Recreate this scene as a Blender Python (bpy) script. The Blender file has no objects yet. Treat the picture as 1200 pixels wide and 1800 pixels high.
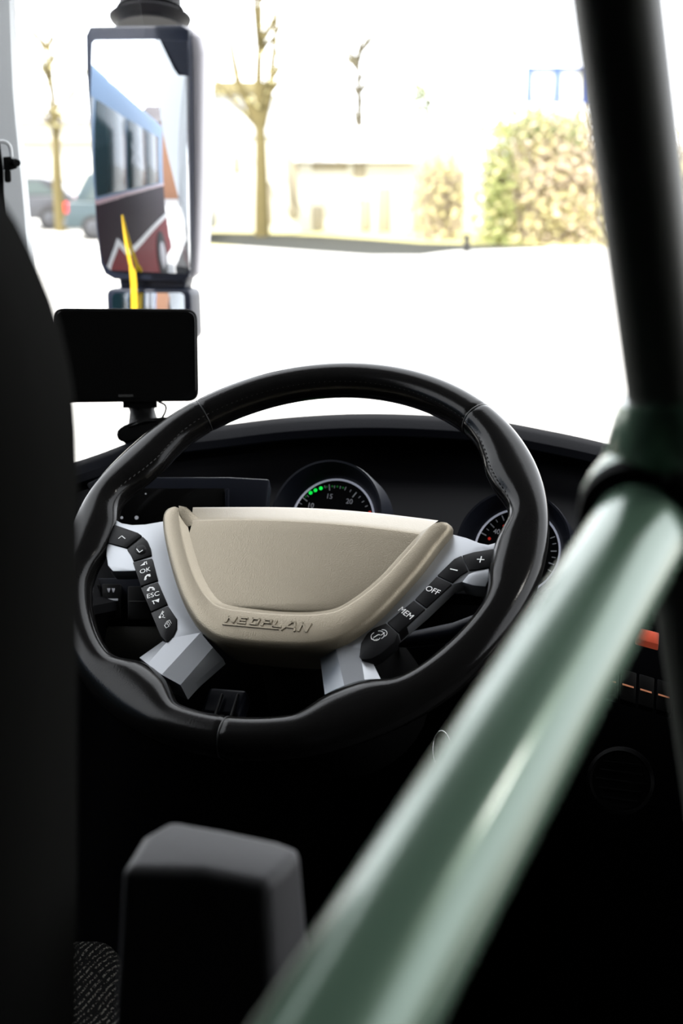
import bpy, bmesh, math, random
from mathutils import Vector, Matrix
random.seed(7)
PI = math.pi
scene = bpy.context.scene
COL = scene.collection
# ------------------------------------------------------------------ camera model (1200 x 1800 frame)
FPX = 2250.0
YAW = math.radians(21.87)
PITCH = math.radians(16.0)
CAM = Vector((0, 0, 2.30))
FWD = Vector((-math.sin(YAW) * math.cos(PITCH), math.cos(YAW) * math.cos(PITCH), -math.sin(PITCH)))
RIGHT = Vector((math.cos(YAW), math.sin(YAW), 0))
UP = RIGHT.cross(FWD)

def ray(px, py):
    return FWD + RIGHT * ((px - 600) / FPX) - UP * ((py - 900) / FPX)
def P(px, py, d):                       # a point at depth d metres along the view axis
    return CAM + ray(px, py) * d
def PZ(px, py, z):                      # where the sight line meets a level
    r = ray(px, py); return CAM + r * ((z - CAM.z) / r.z)
def G(px, dist):                        # a ground point on a bearing
    r = ray(px, 300); r.z = 0; r.normalize(); v = CAM + r * dist; v.z = 0; return v

cam_data = bpy.data.cameras.new('camera')
cam = bpy.data.objects.new('camera', cam_data); COL.objects.link(cam)
cam.location = CAM
cam.rotation_euler = (PI / 2 - PITCH, 0, YAW)
cam_data.sensor_fit = 'VERTICAL'; cam_data.sensor_height = 36; cam_data.sensor_width = 24
cam_data.lens = 45; cam_data.clip_start = 0.02; cam_data.clip_end = 500
cam_data.dof.use_dof = True; cam_data.dof.focus_distance = 1.17; cam_data.dof.aperture_fstop = 6.0
scene.camera = cam

# ------------------------------------------------------------------ materials
def mat(name, col, rough=.5, metal=0.0, spec=.5, bump=0, bscale=200, coat=0, emit=None, estr=0, var=0, vscale=30, ior=1.45):
    m = bpy.data.materials.new(name); m.use_nodes = True
    nt = m.node_tree; b = nt.nodes['Principled BSDF']
    b.inputs['Base Color'].default_value = (*col, 1); b.inputs['Roughness'].default_value = rough
    b.inputs['Metallic'].default_value = metal; b.inputs['Specular IOR Level'].default_value = spec
    b.inputs['IOR'].default_value = ior; b.inputs['Coat Weight'].default_value = coat; b.inputs['Coat Roughness'].default_value = .08
    tc = nt.nodes.new('ShaderNodeTexCoord')
    if var:
        n = nt.nodes.new('ShaderNodeTexNoise'); n.inputs['Scale'].default_value = vscale; n.inputs['Detail'].default_value = 6
        nt.links.new(tc.outputs['Object'], n.inputs['Vector'])
        r = nt.nodes.new('ShaderNodeMix'); r.data_type = 'RGBA'
        r.inputs[6].default_value = (*[c * (1 - var) for c in col], 1); r.inputs[7].default_value = (*[min(1, c * (1 + var)) for c in col], 1)
        nt.links.new(n.outputs['Fac'], r.inputs[0]); nt.links.new(r.outputs[2], b.inputs['Base Color'])
    if bump:
        n = nt.nodes.new('ShaderNodeTexNoise'); n.inputs['Scale'].default_value = bscale; n.inputs['Detail'].default_value = 4
        nt.links.new(tc.outputs['Object'], n.inputs['Vector'])
        bp = nt.nodes.new('ShaderNodeBump'); bp.inputs['Strength'].default_value = bump; bp.inputs['Distance'].default_value = .001
        nt.links.new(n.outputs['Fac'], bp.inputs['Height']); nt.links.new(bp.outputs['Normal'], b.inputs['Normal'])
    if emit:
        b.inputs['Emission Color'].default_value = (*emit, 1); b.inputs['Emission Strength'].default_value = estr
    return m

def glass_mat(name, tint=(1, 1, 1), refl=.05):
    m = bpy.data.materials.new(name); m.use_nodes = True
    nt = m.node_tree; nt.nodes.clear()
    o = nt.nodes.new('ShaderNodeOutputMaterial'); t = nt.nodes.new('ShaderNodeBsdfTransparent'); g = nt.nodes.new('ShaderNodeBsdfGlossy')
    f = nt.nodes.new('ShaderNodeFresnel'); f.inputs['IOR'].default_value = 1.12
    x = nt.nodes.new('ShaderNodeMixShader'); g.inputs['Roughness'].default_value = .01
    t.inputs['Color'].default_value = (*tint, 1)
    nt.links.new(f.outputs[0], x.inputs[0]); nt.links.new(t.outputs[0], x.inputs[1]); nt.links.new(g.outputs[0], x.inputs[2])
    nt.links.new(x.outputs[0], o.inputs[0]); return m

M = {}
M['leather'] = mat('black_leather', (.0045, .0043, .0042), .15, spec=.5, bump=.07, bscale=700, ior=1.22)
M['stitch'] = mat('dark_thread', (.012, .011, .010), .7, bump=.3)
M['seam'] = mat('seam_gap', (.004, .004, .004), .5)
M['silver'] = mat('silver_paint', (.265, .275, .29), .36, metal=.6, bump=.05, bscale=1500)
M['bronze'] = mat('champagne_metallic_plastic', (.222, .19, .136), .40, metal=.5, bump=.30, bscale=900, var=.06, vscale=700)
M['button'] = mat('satin_black_button', (.0045, .0045, .005), .42, spec=.5, ior=1.2, bump=.1, bscale=900)
M['print'] = mat('white_print', (.88, .88, .87), .6)
M['dash'] = mat('dark_navy_dash_plastic', (.0011, .0013, .0022), .6, spec=.5, bump=.3, bscale=500, ior=1.06)
M['dashlow'] = mat('dark_brown_dash_plastic', (.02, .019, .015), .6, spec=.3, bump=.3, bscale=500)
M['dashface'] = mat('black_instrument_face', (.0028, .0028, .0034), .5, spec=.5, ior=1.10)
M['screen'] = mat('black_screen_glass', (.003, .003, .003), .12, spec=.35)
M['blackplastic'] = mat('black_plastic', (.004, .004, .004), .45, spec=.5, bump=.1, ior=1.18)
M['bezel'] = mat('navy_bezel', (.006, .007, .011), .4, spec=.5, ior=1.2)
M['chrome'] = mat('chrome', (.8, .8, .82), .12, metal=1)
M['dialring'] = mat('lit_dial_ring', (.55, .56, .6), .35, emit=(.75, .8, 1), estr=.22)
M['dialprint'] = mat('lit_dial_print', (.4, .4, .42), .5, emit=(.8, .85, 1), estr=.06)
M['green_led'] = mat('green_lamp_on', (.0, .3, .03), .4, emit=(.0, 1, .08), estr=.75)
M['green_dim'] = mat('green_lamp_dim', (.0, .1, .01), .4, emit=(.0, .5, .03), estr=.12)
M['red_led'] = mat('red_lamp', (.4, .02, .01), .4, emit=(1, .05, .03), estr=.25)
M['amber'] = mat('amber_backlight', (.3, .1, .05), .5, emit=(1, .42, .22), estr=.25)
M['redbtn'] = mat('red_button', (.7, .10, .05), .4, emit=(1, .16, .08), estr=.16)
M['navlogo'] = mat('grey_print', (.10, .10, .10), .6)
M['greenrail'] = mat('green_metallic_enamel', (.090, .155, .108), .26, metal=.18, spec=.35, coat=.35, var=.05, vscale=300)
M['rubber'] = mat('black_rubber', (.004, .004, .004), .7, spec=.5, ior=1.15)
M['postpaint'] = mat('black_satin_post', (.045, .047, .040), .42, spec=.5)
M['seatback'] = mat('dark_seat_shell', (.006, .006, .0055), .75, spec=.5, bump=.3, bscale=300, ior=1.08)
M['armrest'] = mat('dark_grey_vinyl', (.034, .034, .036), .5, spec=.5, ior=1.2, bump=.2, bscale=300)
M['pillar'] = mat('light_grey_trim', (.52, .54, .55), .6, bump=.1)
M['mirrorcase'] = mat('dark_navy_mirror_case', (.007, .010, .020), .4, spec=.3)
M['mirrorside'] = mat('grey_mirror_shell', (.30, .29, .31), .45)
M['mirrorglass'] = mat('mirror_glass', (.62, .65, .70), .01, metal=1)
M['gaiter'] = mat('black_gaiter_rubber', (.004, .004, .005), .5, ior=1.2)
M['yellow'] = mat('yellow_reflection', (.55, .36, .01), .5)  # colour of the windscreen reflection laid over the mirror
M['cabinwall'] = mat('dark_cabin_lining', (.012, .012, .013), .8)
M['ceil'] = mat('grey_ceiling_lining', (.07, .07, .075), .9)
M['floor'] = mat('black_rubber_floor', (.012, .012, .012), .8, bump=.4, bscale=150)
M['glass'] = glass_mat('clear_glass')
M['asphalt'] = mat('pale_sunlit_paving', (.42, .41, .39), .9, var=.06, vscale=1.5)
M['verge_shade'] = mat('dark_verge_shade', (.006, .007, .003), .9, var=.3, vscale=3)  # verge darkened in its colour to stand for shade
M['grass'] = mat('dry_grass', (.36, .33, .15), .9, var=.25, vscale=4)
M['hall'] = mat('pale_render', (.50, .475, .40), .8, var=.06, vscale=1.2)
M['hallroof'] = mat('white_roof_sheet', (.6, .6, .6), .6)
M['roofedge'] = mat('ochre_roof_edge', (.17, .145, .07), .8)
M['ochre'] = mat('ochre_streak', (.25, .22, .16), .9, var=.15, vscale=3)
M['bark'] = mat('mossy_bark', (.095, .076, .027), .9, bump=.6, bscale=30, var=.3, vscale=12)
M['leafy'] = mat('yellow_spring_leaf', (.44, .395, .20), .7)
M['leafg'] = mat('fresh_green_leaf', (.20, .225, .085), .7)
M['leafd'] = mat('dull_green_leaf', (.13, .155, .07), .7)
M['twigleaf'] = mat('straw_dry_leaf', (.40, .335, .25), .8)
M['twig'] = mat('pale_brown_twig', (.36, .30, .22), .9)
M['barkdark'] = mat('grey_brown_bark', (.055, .048, .030), .9, bump=.6, bscale=30)
M['blue'] = mat('blue_sign_frame', (.012, .06, .30), .5)
M['signwhite'] = mat('white_sign_board', (.5, .5, .45), .7)
M['carblack'] = mat('dark_grey_car_paint', (.028, .030, .036), .3, coat=.6)
M['carteal'] = mat('teal_car_paint', (.016, .034, .040), .3, coat=.6)
M['carglass'] = mat('car_glass', (.05, .07, .07), .06, spec=.7)
M['tyre'] = mat('tyre_rubber', (.012, .012, .012), .8)
M['taillight'] = mat('red_tail_light', (.55, .02, .02), .3)
M['coachbody'] = mat('silver_blue_coach_paint', (.17, .25, .36), .5, spec=.15)
M['coachred'] = mat('deep_red_coach_paint', (.13, .006, .010), .5, spec=.08)
M['coachwhite'] = mat('white_coach_stripe', (.5, .5, .5), .4)
M['coachglass'] = mat('teal_coach_glass', (.012, .035, .042), .15, spec=.35)
M['coachpink'] = mat('pale_pink_coach_trim', (.45, .30, .32), .4)
M['coachdark'] = mat('dark_coach_panel', (.022, .012, .018), .6, spec=.08)
M['terracotta'] = mat('terracotta_plaster', (.30, .15, .085), .8, var=.1, vscale=2)

def fabric_mat():
    m = mat('woven_dotted_seat_cloth', (.01, .01, .01), .9)
    nt = m.node_tree; b = nt.nodes['Principled BSDF']
    tc = nt.nodes.new('ShaderNodeTexCoord')
    w = nt.nodes.new('ShaderNodeTexWave'); w.inputs['Scale'].default_value = 60; w.inputs['Distortion'].default_value = 5; w.inputs['Detail Scale'].default_value = .6
    v = nt.nodes.new('ShaderNodeTexVoronoi'); v.inputs['Scale'].default_value = 650
    r1 = nt.nodes.new('ShaderNodeMath'); r1.operation = 'GREATER_THAN'; r1.inputs[1].default_value = .72
    r2 = nt.nodes.new('ShaderNodeMath'); r2.operation = 'LESS_THAN'; r2.inputs[1].default_value = .45
    mu = nt.nodes.new('ShaderNodeMath'); mu.operation = 'MULTIPLY'
    mx = nt.nodes.new('ShaderNodeMix'); mx.data_type = 'RGBA'
    b.inputs['IOR'].default_value = 1.05; mx.inputs[6].default_value = (.003, .003, .003, 1); mx.inputs[7].default_value = (.06, .057, .05, 1)
    L = nt.links.new
    L(tc.outputs['Object'], w.inputs['Vector']); L(tc.outputs['Object'], v.inputs['Vector'])
    L(w.outputs['Fac'], r1.inputs[0]); L(v.outputs['Distance'], r2.inputs[0]); L(r1.outputs[0], mu.inputs[0]); L(r2.outputs[0], mu.inputs[1])
    L(mu.outputs[0], mx.inputs[0]); L(mx.outputs[2], b.inputs['Base Color'])
    return m
M['cloth'] = fabric_mat()
def leaf_mat(name, col):
    m = bpy.data.materials.new(name); m.use_nodes = True; nt = m.node_tree; nt.nodes.clear()
    o = nt.nodes.new('ShaderNodeOutputMaterial'); d = nt.nodes.new('ShaderNodeBsdfDiffuse'); t = nt.nodes.new('ShaderNodeBsdfTranslucent'); x = nt.nodes.new('ShaderNodeMixShader')
    d.inputs['Color'].default_value = (*col, 1); t.inputs['Color'].default_value = (*col, 1); x.inputs[0].default_value = .45
    nt.links.new(d.outputs[0], x.inputs[1]); nt.links.new(t.outputs[0], x.inputs[2]); nt.links.new(x.outputs[0], o.inputs[0]); return m
M['leafy'] = leaf_mat('pale_spring_leaf', (.56, .51, .28)); M['leafg'] = leaf_mat('fresh_leaf', (.29, .315, .13)); M['leafd'] = leaf_mat('dull_leaf', (.21, .24, .12)); M['twigleaf'] = leaf_mat('straw_leaf', (.54, .455, .345))

# ------------------------------------------------------------------ builders
def link(name, me, m, parent=None, smooth=35):
    o = bpy.data.objects.new(name, me); COL.objects.link(o)
    if m is not None: me.materials.append(M[m] if isinstance(m, str) else m)
    if smooth:
        for p in me.polygons: p.use_smooth = True
        me.set_sharp_from_angle(angle=math.radians(smooth))
    if parent is not None: o.parent = parent
    return o
def mesh(name, verts, faces, m, parent=None, smooth=35):
    me = bpy.data.meshes.new(name); me.from_pydata([tuple(v) for v in verts], [], faces); me.validate()
    bm = bmesh.new(); bm.from_mesh(me); bmesh.ops.recalc_face_normals(bm, faces=bm.faces); bm.to_mesh(me); bm.free()
    return link(name, me, m, parent, smooth)
def bm_obj(name, bm, m, parent=None, smooth=35):
    bmesh.ops.recalc_face_normals(bm, faces=bm.faces)
    me = bpy.data.meshes.new(name); bm.to_mesh(me); bm.free()
    return link(name, me, m, parent, smooth)
def tag(o, label=None, cat=None, group=None, kind=None):
    if label: o['label'] = label
    if cat: o['category'] = cat
    if group: o['group'] = group
    if kind: o['kind'] = kind
    return o
def empty(name, mw, label=None, cat=None, group=None):
    o = bpy.data.objects.new(name, None); COL.objects.link(o); o.empty_display_size = .05
    o.matrix_world = mw if isinstance(mw, Matrix) else Matrix.Translation(mw)
    return tag(o, label, cat, group)
def world_child(o, parent):             # geometry given in world space under a placed thing
    o.parent = parent; o.matrix_parent_inverse = parent.matrix_world.inverted(); return o
def grid_faces(nr, nc, cu=False, cv=False, off=0):
    f = []
    for i in range(nr if cu else nr - 1):
        for j in range(nc if cv else nc - 1):
            a = i * nc + j; b = i * nc + (j + 1) % nc; c = ((i + 1) % nr) * nc + (j + 1) % nc; d = ((i + 1) % nr) * nc + j
            f.append((a + off, b + off, c + off, d + off))
    return f
def loft(rows, cu=False, cv=False, caps=False):
    nr, nc = len(rows), len(rows[0]); v = [p for r in rows for p in r]; f = grid_faces(nr, nc, cu, cv)
    if caps: f += [tuple(range(nc))[::-1], tuple((nr - 1) * nc + j for j in range(nc))]
    return v, f
def spline(pts, n, closed=False):       # Catmull-Rom, resampled evenly
    pts = [Vector(p) for p in pts]; N = len(pts); out = []
    segs = N if closed else N - 1
    for i in range(segs):
        if closed: p0, p1, p2, p3 = pts[i - 1], pts[i], pts[(i + 1) % N], pts[(i + 2) % N]
        else: p0, p1, p2, p3 = pts[max(i - 1, 0)], pts[i], pts[i + 1], pts[min(i + 2, N - 1)]
        for k in range(16):
            t = k / 16
            out.append(.5 * ((2 * p1) + (p2 - p0) * t + (2 * p0 - 5 * p1 + 4 * p2 - p3) * t * t + (3 * p1 - p0 - 3 * p2 + p3) * t ** 3))
    out.append(pts[0] if closed else pts[-1])
    L = [0]
    for a, b in zip(out, out[1:]): L.append(L[-1] + (b - a).length)
    res = []; j = 0; m = n if closed else n - 1
    for i in range(n):
        s = L[-1] * i / m
        while j < len(L) - 2 and L[j + 1] < s: j += 1
        d = L[j + 1] - L[j]
        res.append(out[j].lerp(out[j + 1], (s - L[j]) / d if d > 1e-12 else 0))
    return res
def tube_data(path, rad, n=20, caps=True):
    path = [Vector(p) for p in path]; N = len(path)
    rad = rad if hasattr(rad, '__len__') else [rad] * N
    rows = []; prev = None
    for i, p in enumerate(path):
        t = (path[min(i + 1, N - 1)] - path[max(i - 1, 0)]).normalized()
        if prev is None:
            a = Vector((0, 0, 1)) if abs(t.z) < .9 else Vector((1, 0, 0)); u = t.cross(a).normalized()
        else: u = (prev - t * prev.dot(t)).normalized()
        prev = u; w = t.cross(u)
        rows.append([p + (u * math.cos(2 * PI * k / n) + w * math.sin(2 * PI * k / n)) * rad[i] for k in range(n)])
    return loft(rows, cv=True, caps=caps)
def tube(name, path, rad, m, parent=None, n=20, caps=True):
    return mesh(name, *tube_data(path, rad, n, caps), m, parent, 50)
class MB:                               # several shapes of ONE part
    def __init__(s): s.v = []; s.f = []
    def add(s, vf):
        o = len(s.v); s.v += list(vf[0]); s.f += [tuple(i + o for i in f) for f in vf[1]]; return s
    def build(s, name, m, parent=None, smooth=35): return mesh(name, s.v, s.f, m, parent, smooth)
def prism(name, poly, h0, h1, m, parent=None, bev=0, seg=2, tf=None, smooth=35, taper=0):
    """polygon (x,y) extruded from h0 to h1 (numbers, or h1 may be a list of heights per corner)"""
    bm = bmesh.new(); n = len(poly)
    hs = h1 if hasattr(h1, '__len__') else [h1] * n
    top = [bm.verts.new((p[0], p[1], h)) for p, h in zip(poly, hs)]
    cx = sum(p[0] for p in poly) / n; cy = sum(p[1] for p in poly) / n
    bot = [bm.verts.new((p[0] + (cx - p[0]) * taper, p[1] + (cy - p[1]) * taper, h0)) for p in poly]
    bm.faces.new(top); bm.faces.new(bot[::-1])
    for i in range(n): bm.faces.new((top[i - 1], bot[i - 1], bot[i], top[i]))
    bmesh.ops.recalc_face_normals(bm, faces=bm.faces)
    if bev:
        es = [e for e in bm.edges if len(e.link_faces) == 2 and e.calc_face_angle(0) > math.radians(40)]
        bmesh.ops.bevel(bm, geom=es, offset=bev, segments=seg, profile=.5, affect='EDGES', clamp_overlap=True)
    if tf is not None: bm.transform(tf)
    return bm_obj(name, bm, m, parent, smooth)
def box(name, size, m, parent=None, bev=.002, seg=2, mw=None, smooth=35):
    x, y, z = [s / 2 for s in size]
    return prism(name, [(-x, -y), (x, -y), (x, y), (-x, y)], -z, z, m, parent, bev, seg, mw, smooth)
def ribbon(pts, w, closed=False, z=0.0, t=.0004):
    """flat stroke of width w and thickness t along 2-D points"""
    pts = [Vector((p[0], p[1])) for p in pts]; N = len(pts); A = []; B = []
    for i in range(N):
        a = pts[(i - 1) % N] if closed or i else pts[0]; b = pts[(i + 1) % N] if closed or i < N - 1 else pts[-1]
        d = (b - a); d = d.normalized() if d.length > 1e-9 else Vector((1, 0)); nrm = Vector((-d.y, d.x)) * w / 2
        A.append(pts[i] + nrm); B.append(pts[i] - nrm)
    rows = [[Vector((a.x, a.y, z)), Vector((a.x, a.y, z + t)), Vector((b.x, b.y, z + t)), Vector((b.x, b.y, z))] for a, b in zip(A, B)]
    return loft(rows, cu=closed, cv=True, caps=not closed)
def disc2(c, r, z, t=.0004, n=20, r2=None):
    r2 = r2 or r
    top = [Vector((c[0] + r * math.cos(2 * PI * k / n), c[1] + r2 * math.sin(2 * PI * k / n), z + t)) for k in range(n)]
    bot = [Vector((p.x, p.y, z)) for p in top]
    return loft([bot, top], cv=True, caps=True)
def poly2(pts, z, t=.0004):
    top = [Vector((p[0], p[1], z + t)) for p in pts]; bot = [Vector((p[0], p[1], z)) for p in pts]
    return loft([bot, top], cv=True, caps=True)
def text_mesh(name, s, size, m, parent, x, y, z, ang=0, ext=.0002, shear=0, sx=1):
    cu = bpy.data.curves.new(name, 'FONT'); cu.body = s; cu.size = size; cu.extrude = ext; cu.align_x = 'CENTER'; cu.align_y = 'CENTER'; cu.shear = shear
    o = bpy.data.objects.new(name, cu); COL.objects.link(o)
    dg = bpy.context.evaluated_depsgraph_get(); me = bpy.data.meshes.new_from_object(o.evaluated_get(dg))
    bpy.data.objects.remove(o); bpy.data.curves.remove(cu)
    me.transform(Matrix.Translation((x, y, z)) @ Matrix.Rotation(ang, 4, 'Z') @ Matrix.Diagonal((sx, 1, 1, 1)))
    me.materials.clear(); me.name = name
    return link(name, me, m, parent, 0)
class Plane:                            # a plane with its own axes; px() finds the plane point seen at a pixel
    def __init__(s, c, n, xhint=None):
        s.c = Vector(c); s.n = Vector(n).normalized()
        x = Vector(xhint) if xhint is not None else Vector((0, 0, 1)).cross(s.n)
        s.x = (x - s.n * x.dot(s.n)).normalized(); s.y = s.n.cross(s.x)
        s.mw = Matrix(((s.x.x, s.y.x, s.n.x, s.c.x), (s.x.y, s.y.y, s.n.y, s.c.y), (s.x.z, s.y.z, s.n.z, s.c.z), (0, 0, 0, 1)))
    def px(s, u, v, h=0.0):
        r = ray(u, v); t = ((s.c + s.n * h - CAM).dot(s.n)) / r.dot(s.n); q = CAM + r * t - s.c
        return (q.dot(s.x), q.dot(s.y))
    def world(s, u, v, h=0.0):
        a, b = s.px(u, v, h); return s.c + s.x * a + s.y * b + s.n * h

exec_parts = []
# ================================================================== STEERING WHEEL
wn = RIGHT * -.20493 + UP * .66207 - FWD * .72088
wc = P(519.53, 947.6, 1.17526)
W = Plane(wc, wn)
rot = math.radians(5)
W = Plane(wc, wn, W.x * math.cos(rot) + W.y * math.sin(rot))
wl = W.px
wheel = empty('steering_wheel', W.mw, 'large black leather bus steering wheel with silver spokes and champagne hub', 'steering wheel')

R0, RR = .213, .0177
prof = [(-90, .1955), (-74, .1955), (-70, .186), (-66, .1785), (-60, .1765), (-55, .179), (-51.5, .189), (-48, .1945), (-42, .1955), (-20, .1955), (-14, .192), (-9, .1855), (-4, .184),
        (2, .1845), (5, .188), (9, .1945), (13, .1955), (17, .191), (22, .1855), (28, .184), (34, .1885), (40, .193), (46, .1955), (90, .1955)]
def rin(deg): return sum(rin0(deg + o * .8) * w_ for o, w_ in zip(range(-5, 6), (1, 3, 6, 10, 13, 14, 13, 10, 6, 3, 1))) / 80
def rin0(deg):
    d = (deg + 180) % 360 - 180
    if d > 90: d = 180 - d
    if d < -90: d = -180 - d
    for (a, ra), (b, rb) in zip(prof, prof[1:]):
        if a <= d <= b:
            t = (d - a) / (b - a); t = t * t * (3 - 2 * t); return ra + (rb - ra) * t
    return .1955
SEAMS = [132.0, 48.0, -91.0]
rows = []
NT, NS = 540, 36
for i in range(NT):
    th = 360.0 * i / NT
    ri, ro = rin(th), R0 + RR
    c, a, b = (ri + ro) / 2, (ro - ri) / 2, .0172
    sq = 1.0
    for s in SEAMS:
        dd = abs((th - s + 180) % 360 - 180)
        if dd < .9: sq = min(sq, .955 + .045 * (dd / .9) ** 2)
    t = math.radians(th); row = []
    for k in range(NS):
        f = 2 * PI * k / NS; cs, sn = math.cos(f), math.sin(f)
        ex = 2 / 2.25
        x = a * sq * math.copysign(abs(cs) ** ex, cs); z = b * sq * math.copysign(abs(sn) ** ex, sn)
        # the grip stays thick at the outside and thins towards the spokes
        wide = max(0, (c - x * 0 - 0) and (.1955 - ri) / .02)
        if wide > 0 and cs < 0: z *= 1 - .30 * min(1, wide) * cs * cs
        row.append(Vector(((c + x) * math.cos(t), (c + x) * math.sin(t), z)))
    rows.append(row)
v, f = loft(rows, cu=True, cv=True)
mesh('rim', v, f, 'leather', wheel, 60)
for s in SEAMS:                         # joints where the leather pieces meet
    t = math.radians(s); ri = rin(s); a = (R0 + RR - ri) / 2; c = (R0 + RR + ri) / 2; pth = []
    for k in range(40):
        f = 2 * PI * k / 40
        pth.append(Vector(((c + a * .985 * math.cos(f)) * math.cos(t), (c + a * .985 * math.cos(f)) * math.sin(t), .0172 * .985 * math.sin(f))))
    pth.append(pth[0]); tube('seam', pth, .0007, 'seam', wheel, 6, False)
mb = MB()
for i in range(230):                    # thread along the inside of the grip
    th = 360 * i / 230
    if (th > 170 and th < 372 - 0) or th < 14: continue
    t = math.radians(th); r = rin(th) + .004
    p = Vector((r * math.cos(t), r * math.sin(t), .0113)); tg = Vector((-math.sin(t), math.cos(t), 0))
    mb.add(tube_data([p - tg * .0016, p, p + tg * .0016], [.0003, .0006, .0003], 5))
mb.build('stitching', 'stitch', wheel)

# ---- silver spokes: plate outlines traced on the wheel plane, folded lower arms
def wpoly(pts, h): return [wl(x, y, h) for x, y in pts]
hS = .003
left_arm = [(203, 913), (214, 919), (232, 922), (255, 921), (290, 915), (330, 940), (350, 1060), (372, 1110), (352, 1118), (300, 1140), (290, 1128), (276, 1095), (262, 1060), (250, 1030), (241, 1003),
            (218, 1004), (198, 1004), (189, 994), (186, 976), (187, 957), (190, 946), (196, 930)]
right_arm = [(872, 953), (858, 957), (843, 954), (820, 945), (793, 938), (740, 930), (640, 1060), (590, 1120), (592, 1142), (634, 1158), (652, 1160), (700, 1114), (750, 1071), (796, 1027), (811, 1023), (852, 1032), (858, 1020), (863, 998), (869, 975)]
def smoothpoly(pts, n): return [tuple(p) for p in spline([(a, b, 0) for a, b in pts], n, True)]
def spoke(arm, folds, h_f, name='spoke'):
    prism_o = prism(name, wpoly(arm, hS), -.010, hS, 'silver', wheel, .0012, 2)
    return prism_o
sp_l = spoke(left_arm, None, None)
sp_r = spoke(right_arm, None, None)
prism('spoke_pad', wpoly([(823, 1009), (839, 1002), (864, 998), (862, 1012), (853, 1031), (832, 1029), (812, 1023)], .0036), -.012, .0036, 'silver', wheel, .0008, 2)
def facet_arm(parent, lines, hs, hub_h, drop):
    """lower arm as a folded strip: lines = [(hub end px, rim end px)], hs = height of each fold"""
    top = []
    for (a, b), h in zip(lines, hs):
        pa, pb = wl(*a, h), wl(*b, h)
        top.append([Vector((pa[0], pa[1], h)).lerp(Vector((pb[0], pb[1], h)), k / 6) for k in range(7)])
    bot = [[Vector((p.x, p.y, -drop)) for p in r] for r in top]
    mb = MB(); mb.add(loft(top)); mb.add(loft(bot[::-1]))
    for a, b in ((top[0], bot[0]), (top[-1], bot[-1])): mb.add(loft([a, b]))
    mb.add(loft([[r[0] for r in top], [r[0] for r in bot]])); mb.add(loft([[r[-1] for r in top], [r[-1] for r in bot]]))
    return mb.build('lower_arm', 'silver', parent, 3)
facet_arm(sp_l, [((286, 1127), (245, 1156)), ((299, 1122), (259, 1167)), ((352, 1112), (284, 1186)), ((374, 1138), (317, 1204)), ((392, 1158), (344, 1200))], [-.005, .0035, .0035, .0005, -.014], 0, .022)
facet_arm(sp_r, [((652, 1159), (669, 1194)), ((632, 1140), (641, 1199)), ((588, 1130), (606, 1210)), ((560, 1140), (571, 1223))], [-.0035, .0035, .0035, -.009], 0, .020)

# ---- hub: raised U-shaped band, recessed panel, rounded top edge, deep side wall
hB, hP = .0145, .0090
outer_px = [(300, 893), (290, 898), (285, 912), (287, 940), (294, 975), (304, 1012), (318, 1052), (336, 1086), (355, 1109), (385, 1127), (425, 1134), (470, 1138), (520, 1140), (562, 1138), (596, 1130),
            (628, 1112), (665, 1083), (705, 1042), (742, 1000), (772, 960), (790, 938), (796, 927), (790, 921)]
inner_px = [(318, 894), (316, 900), (317, 910), (321, 935), (328, 965), (339, 1000), (355, 1033), (376, 1058), (400, 1067), (435, 1072), (475, 1076), (520, 1078), (557, 1077), (590, 1071),
            (615, 1058), (645, 1037), (676, 1010), (702, 982), (726, 955), (744, 934), (754, 924), (760, 920)]
NB = 120
oc = [Vector((*wl(p.x, p.y, hB - .004), 0)) for p in spline([(a, b, 0) for a, b in outer_px], NB)]
ic = [Vector((*wl(p.x, p.y, hB), 0)) for p in spline([(a, b, 0) for a, b in inner_px], NB)]
def inset(curve, other, d): return [a + (b - a).normalized() * d for a, b in zip(curve, other)]
rows = []
def lv(c, h): return [Vector((p.x, p.y, h)) for p in c]
cen = Vector((.0, -.03, 0))
bot_c = [p + (cen - p).normalized() * .012 for p in oc]
rows += [lv(bot_c, -.036), lv([p + (cen - p).normalized() * .004 for p in oc], -.012), lv(oc, hB - .009), lv(inset(oc, ic, .0006), hB - .005), lv(inset(oc, ic, .0022), hB - .002), lv(inset(oc, ic, .005), hB - .0005),
         lv([a.lerp(b, .5) for a, b in zip(oc, ic)], hB + .0003), lv(inset(ic, oc, .0030), hB), lv(inset(ic, oc, .0014), hB - .0004), lv(inset(ic, oc, .0003), hB - .0014), lv(inset(ic, oc, -.0042), hP + .0008), lv(inset(ic, oc, -.0058), hP)]
v, f = loft(rows)
f += [tuple(i * NB for i in range(len(rows))), tuple(i * NB + NB - 1 for i in range(len(rows)))[::-1]]
hub = mesh('hub_cover', v, f, 'bronze', wheel, 40)
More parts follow.
